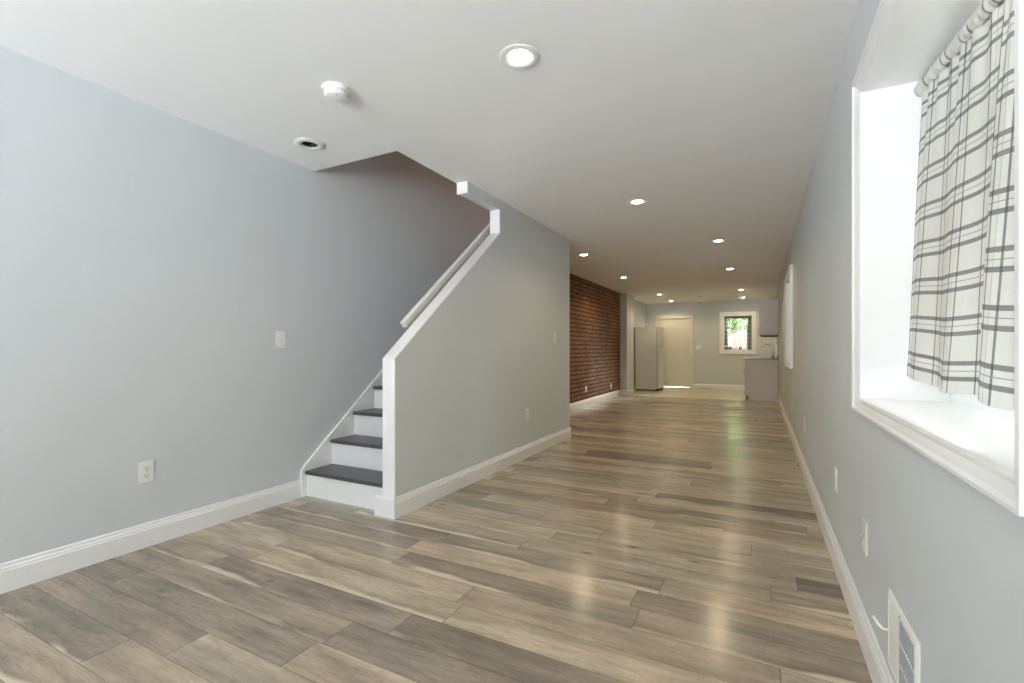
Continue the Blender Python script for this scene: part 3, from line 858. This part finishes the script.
# ------------------------------------------------------------------ sink cabinet, worktop, sink, faucet, wall cabinet
cx0, cx1, cy0, cy1 = -.30, XR - .003, 11.43, 12.63
r = thing('base_cabinet', 'white base cabinet under the sink on the right', 'cabinet', ((cx0 + cx1) / 2, (cy0 + cy1) / 2, 0))
hx, hy = (cx1 - cx0) / 2, (cy1 - cy0) / 2
bm = new_bm()
side = [(-hx + .02, .10), (-hx + .02, .868), (hx, .868), (hx, .0), (-hx + .075, .0), (-hx + .075, .10)]
prism(bm, side, 'Y', -hy, -hy + .018); prism(bm, side, 'Y', hy - .018, hy)
box(bm, -hx + .0205, hx, -hy + .018, hy - .018, .10, .118); box(bm, hx - .012, hx, -hy + .018, hy - .018, .118, .86)
box(bm, -hx + .0205, -hx + .06, -hy + .018, hy - .018, .70, .735)
obj('body', bm, 'cabinet', r)
bobj('toe_kick', (-hx + .071, -hx + .0755, -hy + .002, hy - .002, .003, .098), 'ply', r)
bobj('toe_panel', (-hx + .02, -hx + .076, -hy, -hy + .018, .003, .10), 'ply', r)
for k in range(2):
    a = -hy + k * hy + .004; b = -hy + (k + 1) * hy - .004
    for nm, za, zb in (('drawer', .72, .862), ('door', .108, .712)):
        bm = new_bm(); box(bm, -hx, -hx + .02, a, b, za, zb)
        if nm == 'door':
            frame(bm, a + .065, b - .065, za + .065, zb - .065, [(0, 0), (.002, .006), (.061, .006), (.061, 0)], lambda u, v, n: (-hx - n, u, v))
        p = obj(nm, bm, 'cabinet', r, bevel=.002)
        bm = new_bm()
        if nm == 'drawer':
            ym = (a + b) / 2; pts = [(-hx + .0, ym - .05, .795), (-hx - .03, ym - .05, .795), (-hx - .03, ym + .05, .795), (-hx, ym + .05, .795)]
            if k == 0: pts = [(q[0], q[1] - .12, q[2]) for q in pts]
        else:
            yy = a + .035 if k == 0 else b - .035; pts = [(-hx, yy, .58), (-hx - .03, yy, .58), (-hx - .03, yy, .68), (-hx, yy, .68)]
        tube(bm, pts, .005, 8); obj('handle', bm, 'chrome', p, smooth=True)
# worktop
r = thing('worktop', 'grey stone-look worktop over the sink cabinet', 'worktop', ((cx0 + cx1) / 2, (cy0 + cy1) / 2, .868))
sy0, sy1, skx0, skx1 = -.42, .02, -.20, .17
bm = new_bm()
ox0, ox1, oy0, oy1 = -hx - .035, hx, -hy - .012, hy
box(bm, ox0, skx0, oy0, oy1, 0, .038); box(bm, skx1, ox1, oy0, oy1, 0, .038)
box(bm, skx0, skx1, oy0, sy0, 0, .038); box(bm, skx0, skx1, sy1, oy1, 0, .038)
bmesh.ops.remove_doubles(bm, verts=bm.verts[:], dist=1e-5)
obj('slab', bm, 'counter', r)
bobj('backsplash', (hx - .018, hx, oy0, oy1, .038, .115), 'counter', r, bevel=.003)
# sink
r = thing('sink', 'shiny drop-in sink set in the worktop', 'sink', ((cx0 + cx1) / 2, (cy0 + cy1) / 2, .906))
bm = new_bm(); frame(bm, skx0 + .004, skx1 - .004, sy0 + .004, sy1 - .004, [(-.012, .002), (-.010, .008), (.020, .010), (.026, .004), (.026, .0005), (-.004, .0005), (-.006, -.005)], lambda u, v, n: (u, v, n))
obj('rim', bm, 'steel', r, smooth=True)
bm = new_bm()
a, b, c, e = skx0 + .014, skx1 - .014, sy0 + .014, sy1 - .014
box(bm, a, a + .002, c, e, -.16, .003); box(bm, b - .002, b, c, e, -.16, .003); box(bm, a, b, c, c + .002, -.16, .003); box(bm, a, b, e - .002, e, -.16, .003); box(bm, a, b, c, e, -.162, -.16)
obj('basin', bm, 'steel', r)
# faucet
r = thing('faucet', 'chrome gooseneck faucet behind the sink', 'faucet', (.232, 11.80, .906))
bm = new_bm(); lathe(bm, [(0, 0), (.034, 0), (.034, .006), (.028, .014), (.026, .05), (.030, .055), (.030, .105), (.022, .118), (.012, .125), (0, .127)], 24); obj('body', bm, 'chrome', r, smooth=True)
bm = new_bm()
pts = [(0, 0, .11), (-.002, 0, .20)]
for k in range(11):
    a = PI * k / 10 * .92
    pts.append((-.100 + .098 * math.cos(a), 0, .20 + .088 * math.sin(a)))
tube(bm, pts, [.013] * (len(pts) - 1) + [.015], 12); obj('spout', bm, 'chrome', r, smooth=True)
bm = new_bm(); tube(bm, [(.02, 0, .085), (.045, 0, .10), (.07, 0, .17), (.085, 0, .29)], [.013, .012, .009, .007], 10); obj('lever', bm, 'chrome', r, smooth=True)
# wall cabinet
ux0, uz0, uz1 = -.008, 1.40, 2.15
r = thing('wall_cabinet', 'white wall cabinet hanging above the sink', 'cabinet', ((ux0 + cx1) / 2, (cy0 + cy1) / 2, uz0))
uw = (cx1 - ux0) / 2
bobj('body', (-uw + .02, uw, -hy, hy, .0, uz1 - uz0), 'cabinet', r, bevel=.002)
bobj('bottom_panel', (-uw + .021, uw - .002, -hy + .002, hy - .002, -.018, -.0002), 'ply', r)
for k in range(2):
    a = -hy + k * hy + .003; b = -hy + (k + 1) * hy - .003
    bm = new_bm(); box(bm, -uw, -uw + .0195, a, b, .003, uz1 - uz0 - .003)
    frame(bm, a + .065, b - .065, .068, uz1 - uz0 - .068, [(0, 0), (.002, .006), (.061, .006), (.061, 0)], lambda u, v, n: (-uw - n, u, v))
    p = obj('door', bm, 'cabinet', r, bevel=.002)
    yy = a + .035 if k == 0 else b - .035
    bm = new_bm(); tube(bm, [(-uw - .004, yy, .06), (-uw - .033, yy, .06), (-uw - .033, yy, .16), (-uw - .004, yy, .16)], .005, 8); obj('handle', bm, 'chrome', p, smooth=True)

# vent in the kitchen baseboard
r = thing('floor_vent', 'small brown floor vent at the foot of the kitchen back wall', 'vent', (-1.34, YB - .085, .002))
bobj('frame', (-.14, .14, -.055, .055, 0, .006), 'siding', r, bevel=.002)
bm = new_bm()
for k in range(13): box(bm, -.118 + k * .019, -.110 + k * .019, -.038, .038, .006, .0085)
obj('slats', bm, 'black', r)

# ------------------------------------------------------------------ outside
bm = new_bm(); box(bm, XL - .25, XR + WT + .02, YF - .22, YB + .22, 5.2, 9.0)
struct('shade_upper_storey', bm, 'siding2', 'unseen upper storey block, added to shade the yard and alley', 'house')  # out-of-view block added to keep sun off alley and yard
bm = new_bm(); box(bm, -16, XL - .3, YF - .2, YB + .2, -.4, 9.0)
struct('shade_row_house', bm, 'siding2', 'unseen row house beyond the left wall, added to shade the yard', 'house')  # added out of view so the fence and tree fall in shade
bm = new_bm(); box(bm, 3.4, 3.7, -8, 24, -.4, 6.5)
struct('shade_alley_wall', bm, 'siding2', 'unseen pale wall across the side alley, added to block sky', 'wall')  # added out of view to cut the sky reaching the side windows
bm = new_bm(); box(bm, -40, 40, -40, 60, -.5, -.4)
struct('ground', bm, 'ground', 'grey paved yard outside the house', 'ground')
r = thing('garden_fence', 'wooden board fence seen through the kitchen window', 'fence', (-1, 19, -.4))
bm = new_bm()
for k in range(40): box(bm, -3.0 + k * .15, -3.0 + k * .15 + .138, -.012, .012, .03, 2.05 + .0 * k)
obj('boards', bm, 'fence', r)
for z in (.5, 1.6): bobj('rail', (-3, 3, .012, .06, z, z + .09), 'fence', r)
for x in (-2.9, -1, 1, 2.9): bobj('post', (x - .05, x + .05, .06, .16, 0, 2.1), 'fence', r)
r = thing('tree', 'leafy green tree beyond the fence outside the kitchen window', 'tree', (-.9, 20.9, -.4))
bm = new_bm(); tube(bm, [(0, 0, 0), (.05, 0, 1.2), (-.05, .1, 2.4), (.1, 0, 3.8)], [.16, .13, .11, .05], 10); obj('trunk', bm, 'bark', r, smooth=True)
bm = new_bm(); rr = random.Random(11)
for k in range(5200):
    th, ph, q = rr.uniform(0, 2 * PI), math.acos(rr.uniform(-1, 1)), rr.random() ** .4
    c = Vector((2.3 * q * math.sin(ph) * math.cos(th), 1.6 * q * math.sin(ph) * math.sin(th), 3.5 + 1.7 * q * math.cos(ph)))
    e = Euler((rr.uniform(0, 6), rr.uniform(0, 6), rr.uniform(0, 6))).to_matrix(); s = rr.uniform(.06, .11)
    bm.faces.new([bm.verts.new(c + e @ Vector(v) * s) for v in ((-1, 0, 0), (0, -.5, .1), (1, 0, 0), (0, .5, .1))])
obj('foliage', bm, 'leaf', r)
